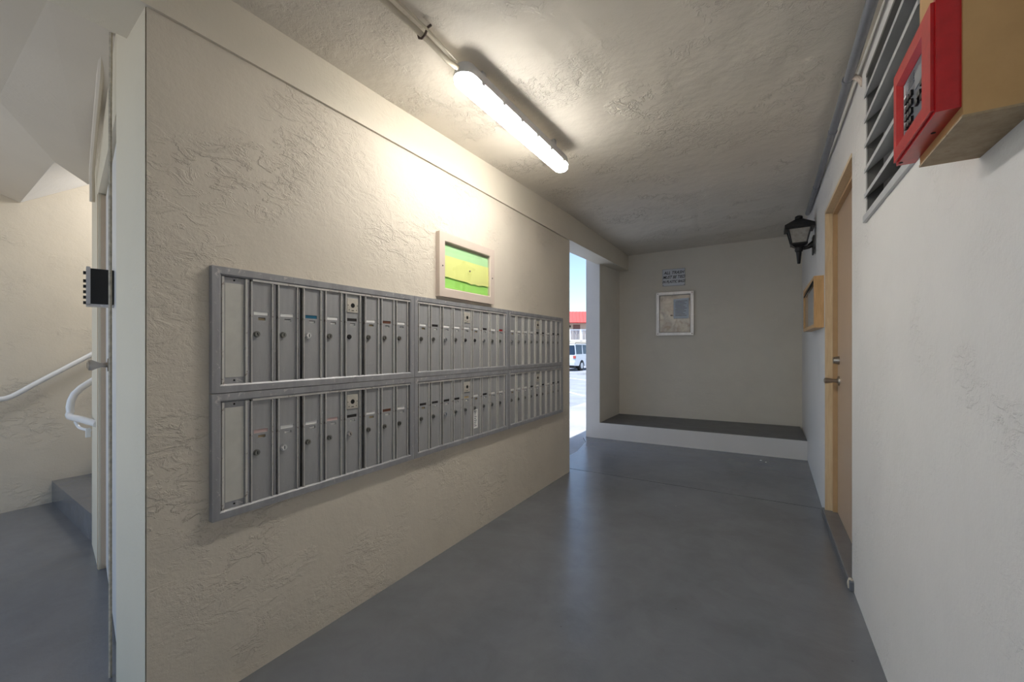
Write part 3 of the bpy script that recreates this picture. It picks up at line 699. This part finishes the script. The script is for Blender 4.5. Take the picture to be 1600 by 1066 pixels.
# door in the right wall
d1 = thing('door_1', 'tan flush door recessed in the right wall', 'door', (.407, DY0, 0)); d1['kind'] = 'structure'; del d1['category']
Ld = DY1-DY0; rec = .068
bm = B(); box(bm, rec, rec+.04, .02, Ld-.045, .055, DZ-.04); obj('slab', bm, M['tan'], d1)
bm = B(); box(bm, -.004, rec+.03, Ld-.022, Ld, .052, DZ); box(bm, -.004, rec+.03, 0, Ld, DZ-.022, DZ); box(bm, .004, rec+.03, 0, .022, .052, DZ); obj('frame', bm, M['palewood'], d1)
bm = B(); box(bm, .040, rec+.02, Ld-.042, Ld-.022, .052, DZ-.022); box(bm, .040, rec+.02, .022, Ld-.022, DZ-.042, DZ-.022); obj('door_stop', bm, M['tanshade'], d1)
bm = B(); box(bm, -.020, rec+.06, -.06, Ld+.035, -.0, .052, .006); obj('threshold', bm, M['floor'], d1)
kz_ = 1.035; ky_ = Ld-.115
bm = B(); tube(bm, [(rec, ky_, kz_), (rec-.008, ky_, kz_), (rec-.012, ky_, kz_), (rec-.035, ky_, kz_), (rec-.05, ky_, kz_), (rec-.072, ky_, kz_), (rec-.085, ky_, kz_), (rec-.090, ky_, kz_)], [.036, .034, .015, .013, .017, .021, .020, .01], 18); obj('door_knob', bm, M['satin'], d1, smooth=True)
bm = B(); tube(bm, [(rec, ky_, kz_+.150), (rec-.006, ky_, kz_+.150), (rec-.034, ky_, kz_+.150), (rec-.036, ky_, kz_+.150)], [.032, .031, .024, .015], 18); obj('deadbolt', bm, M['satin'], d1, smooth=True)
bm = B(); bmesh.ops.create_icosphere(bm, subdivisions=2, radius=.022)
for v in bm.verts: v.co = Vector((v.co.x*.8, v.co.y, v.co.z*1.4))*random.uniform(.8, 1.15)
o = obj('plaster_lump', bm, M['caulk']); o.location = (.397, 2.80, .03); tag(o, 'small crumbling plaster lump at the foot of the right door threshold', 'rubble')

# beige box with red alarm panel
bb = thing('utility_box', 'large rusty beige metal box on the near right wall', 'utility box', (.407, 1.066, 1.688))
bm = B(); hexa(bm, [(-.097, 0, .004), (0, 0, .004), (0, .241, .004), (-.097, .241, .004)], [(-.097, 0, .50), (0, 0, .50), (0, .241, .50), (-.097, .241, .50)]); obj('box_body', bm, M['beige'], bb)
bm = B()
n = 10; top = []; bot = []
pts = [(-.0985, -.0015+.2425*i/n+random.uniform(-.002, .002)) for i in range(n+1)]+[(0, .243)]+[(0, -.0015)]
prism(bm, pts, 0, .0045); obj('base_flange', bm, M['beige2'], bb)
rp = thing('alarm_panel', 'red fire alarm keypad panel fixed to the beige box', 'alarm panel', (.310, 1.072, 1.711))
L_, H_ = .268, .216; D_ = .040
bm = B(); ringframe(bm, 0, L_, 0, H_, .046, 0, D_, D_-.010, .010)
# soften outer edge
bmesh.ops.scale(bm, vec=(-1, 1, 1), verts=bm.verts); 
for v in bm.verts:
    if .02 < v.co.y < .1: v.co.y += .020
    elif L_-.1 < v.co.y < L_-.02: v.co.y += .008
ed = [e for e in bm.edges if all(abs(v.co.x+D_) < 1e-6 for v in e.verts) and (all(v.co.y < 1e-6 for v in e.verts) or all(v.co.y > L_-1e-6 for v in e.verts) or all(v.co.z < 1e-6 for v in e.verts) or all(v.co.z > H_-1e-6 for v in e.verts))]
bmesh.ops.bevel(bm, geom=ed, offset=.006, segments=2, affect='EDGES')
obj('housing', bm, M['red'], rp)
bm = B(); box(bm, -.029, -.001, .060, L_-.036, .046, H_-.046); obj('keypad', bm, M['keypad'], rp)
bm = B(); box(bm, -.0305, -.029, .080, .140, .115, .150); obj('screen', bm, M['lcd'], rp)
for r in range(4):
    for c in range(3):
        bm = B(); y = .162+c*.018; z = .062+r*.019; box(bm, -.034, -.029, y-.0065, y+.0065, z-.006, z+.006, .001); obj('key', bm, M['lampbody'] if (r+c) % 4 == 9 else M['black'], rp)
for y, z in ((.088, .075), (.106, .090), (.088, .105), (.122, .080)):
    bm = B(); box(bm, -.034, -.029, y-.008, y+.008, z-.006, z+.006, .001); obj('key', bm, M['black'], rp)
for k in range(6):
    bm = B(); box(bm, -.0300, -.029, .205, .225, .075+k*.012, .079+k*.012); obj('indicator_label', bm, M['lcd'], rp)
for k in range(5):
    bm = B(); box(bm, -.0303, -.029, .150, .19, .140+k*.0055, .142+k*.0055); obj('printed_line', bm, M['lcd'], rp)
for x_, y_ in ((-.012, .10), (-.03, L_-.02)):
    bm = B(); tube(bm, [(x_, y_, -.001), (x_, y_, .001)], .004, 8); obj('screw', bm, M['hole'], rp)

# small white chips on the floor by the platform
for (x, y, lb) in ((-.02, 5.50, 'tiny white paint chip on the floor before the platform, the larger one'), (.03, 5.44, 'tiny white paint chip on the floor before the platform, the smaller one')):
    bm = B(); bmesh.ops.create_icosphere(bm, subdivisions=1, radius=.010 if x < 0 else .007)
    for v in bm.verts: v.co *= random.uniform(.7, 1.2); v.co.z *= .4
    o = obj('paint_chip', bm, M['card_white']); o.location = (x, y, .003); tag(o, lb, 'debris', 'paint chips on the floor')

# ------------------------------------------------------------------ OUTSIDE
F = Vector((-math.sin(YAW), math.cos(YAW), 0)); R = Vector((math.cos(YAW), math.sin(YAW), 0))
def out(px, dist, z): return F*dist+R*((px-800)/650*dist)+Vector((0, 0, z))
# parking stripes
for a, b, lab in (((-6.9, 14.1), (-4.6, 11.8), 'nearer'), ((-9.5, 19.6), (-5.6, 17.0), 'farther')):
    bm = B(); dv = Vector((b[0]-a[0], b[1]-a[1])).normalized(); pv = Vector((-dv.y, dv.x))*.06
    prism(bm, [(a[0]-pv.x, a[1]-pv.y), (b[0]-pv.x, b[1]-pv.y), (b[0]+pv.x, b[1]+pv.y), (a[0]+pv.x, a[1]+pv.y)], -.15, -.146)
    tag(obj('parking_line', bm, M['stripe']), 'white painted parking line outside, the %s of two' % lab, 'line')
# kerb
k0 = out(860, 22.6, 0); k1 = out(960, 22.6, 0)
bm = B(); prism(bm, [(k0.x, k0.y), (k1.x, k1.y), (k1.x-.1, k1.y+.16), (k0.x-.1, k0.y+.16)], -.15, -.03); tag(obj('wheel_stop', bm, M['concrete']), 'grey concrete kerb on the parking lot before the silver car', 'kerb')

# SUV
c0 = out(899, 26.0, -.15)
hd = (R*.56+F*.83).normalized()            # rear to front
car = thing('suv', 'silver suv parked outside, seen through the opening', 'car', c0, math.atan2(hd.y, hd.x))
# local: +x forward, rear-right corner (the near one) at origin, body extends to +y
Wc, Lc = 1.85, 4.6
def shell(prof, inset, mat, name, y0=0.0, y1=Wc):
    bm = B(); n = len(prof)
    a = [bm.verts.new((x, y0+inset(z), z)) for x, z in prof]; b = [bm.verts.new((x, y1-inset(z), z)) for x, z in prof]
    bm.faces.new(a); bm.faces.new(b[::-1])
    for i in range(n): bm.faces.new((a[i], a[(i+1) % n], b[(i+1) % n], b[i]))
    bmesh.ops.bevel(bm, geom=[e for e in bm.edges if abs(e.verts[0].co.y-e.verts[1].co.y) < .3 ], offset=.03, segments=2, affect='EDGES')
    return obj(name, bm, mat, car, smooth=True)
arc = lambda cx, s=1: [(cx+.40*math.cos(math.pi*t/8)*s, .33+.40*math.sin(math.pi*t/8)) for t in range(9)]
low = [(0.02, .35), (0, .55), (.02, .95), (.10, 1.06), (3.3, 1.08), (4.3, .95), (4.58, .75), (4.6, .4)]+[(4.32, .3)]+[p for p in arc(3.75)]+[(1.45, .3)]+[p for p in arc(.98)]+[(.45, .33)]
low = [p for p in low if True]
shell(low, lambda z: 0 if z < .9 else .02, M['carpaint'], 'body')
shell([(.06, 1.04), (.16, 1.60), (.35, 1.70), (2.2, 1.72), (2.7, 1.60), (3.4, 1.05)], lambda z: .05+(z-1.0)*.18, M['carglass'], 'cabin_glass')
shell([(.15, 1.63), (.33, 1.72), (2.2, 1.745), (2.62, 1.66)], lambda z: .14, M['carpaint'], 'roof')
for x0, x1 in ((.10, .24), (1.18, 1.27), (2.20, 2.30)):
    bm = B(); hexa(bm, [(x0, .045, 1.04), (x1, .045, 1.04), (x1, .09, 1.04), (x0, .09, 1.04)], [(x0+.12, .145, 1.66), (x1+.08, .145, 1.66), (x1+.08, .19, 1.66), (x0+.12, .19, 1.66)]); obj('window_pillar', bm, M['carpaint'], car)
for y in (.2, Wc-.2):
    bm = B(); tube(bm, [(.4, y, 1.74), (.5, y, 1.80), (2.0, y, 1.80), (2.1, y, 1.74)], .018, 6); obj('roof_rail', bm, M['black'], car)
for x in (.98, 3.75):
    for y in (.0, Wc-.22):
        bm = B(); tube(bm, [(x, y, .33), (x, y+.03, .33), (x, y+.19, .33), (x, y+.22, .33)], [.30, .34, .34, .30], 20); o = obj('wheel', bm, M['tyre'], car, smooth=True)
        yy = y-.006 if y < .5 else y+.2
        bm = B(); tube(bm, [(x, yy, .33), (x, yy+.026, .33)], [.19, .21], 16); obj('hub', bm, M['hub'], o)
for y in (.03, Wc-.27):
    bm = B(); box(bm, -.03, .10, y-.035 if y < .5 else y+.1, y+.12, .80, .98, .02); obj('tail_light', bm, M['taillight'], car)
bm = B(); box(bm, -.09, .16, .02, Wc-.02, .36, .58, .03); obj('rear_bumper', bm, M['carpaint'], car)
bm = B(); box(bm, -.10, -.07, .66, 1.18, .62, .76, .005); obj('licence_plate', bm, M['whitepaint'], car)
bm = B(); box(bm, -.0, .3, .1, Wc-.1, .2, .36); obj('underbody', bm, M['tyre'], car)

# far building
b0 = out(902, 60, -.22)
bd = thing('apartment_building', 'cream two storey building with red roof across the parking lot', 'building', b0, YAW)
# local x along R, y along F
bm = B(); box(bm, -11, 11, 0, 8, 2.2, 5.6); obj('upper_wall', bm, M['bldwall'], bd)
bm = B(); box(bm, -11, 11, 0, 8, 0, 2.2); obj('lower_wall', bm, M['bldtan'], bd)
bm = B(); hexa(bm, [(-12, -1.9, 5.15), (12, -1.9, 5.15), (12, 9, 5.15), (-12, 9, 5.15)], [(-11.4, -1.0, 6.75), (11.4, -1.0, 6.75), (11.4, 8, 6.75), (-11.4, 8, 6.75)]); rf = obj('roof', bm, M['redroof'], bd)
bm = B()
for i in range(48):
    x = -11.8+i*.5; hexa(bm, [(x-.09, -2.03, 5.15), (x+.09, -2.03, 5.15), (x+.09, -1.88, 5.15), (x-.09, -1.88, 5.15)], [(x*.96-.09, -1.12, 6.77), (x*.96+.09, -1.12, 6.77), (x*.96+.09, -.98, 6.77), (x*.96-.09, -.98, 6.77)])
o = obj('roof_rib', bm, M['redroof'], rf); o['kind'] = 'stuff'
bm = B(); box(bm, -11, 11, -1.5, 0, 2.2, 2.62); obj('balcony_slab', bm, M['bldwall'], bd)
bm = B(); box(bm, -11, 11, -1.5, -1.42, 4.08, 4.22); box(bm, -11, 11, -1.5, -1.42, 2.62, 2.76); o = obj('railing', bm, M['whitepaint'], bd)
for i in range(14):
    x = -10.7+i*1.62-.35; bm = B(); box(bm, x-.14, x+.14, -1.55, -1.38, 2.62, 4.25); obj('railing_post', bm, M['whitepaint'], o)
bm = B()
for i in range(110):
    x = -10.9+i*.2; box(bm, x-.035, x+.035, -1.48, -1.44, 2.7, 4.1)
o2 = obj('baluster', bm, M['whitepaint'], o); o2['kind'] = 'stuff'
for x in (-7.2, -.1, 6.9):
    bm = B(); box(bm, x-.5, x+.5, -.06, 0, 2.62, 4.95); obj('door', bm, M['blddoor'], bd)
bm = B(); box(bm, -1.25, -.95, -.2, 0, 4.55, 4.85, .03); obj('wall_lamp', bm, M['black'], bd)
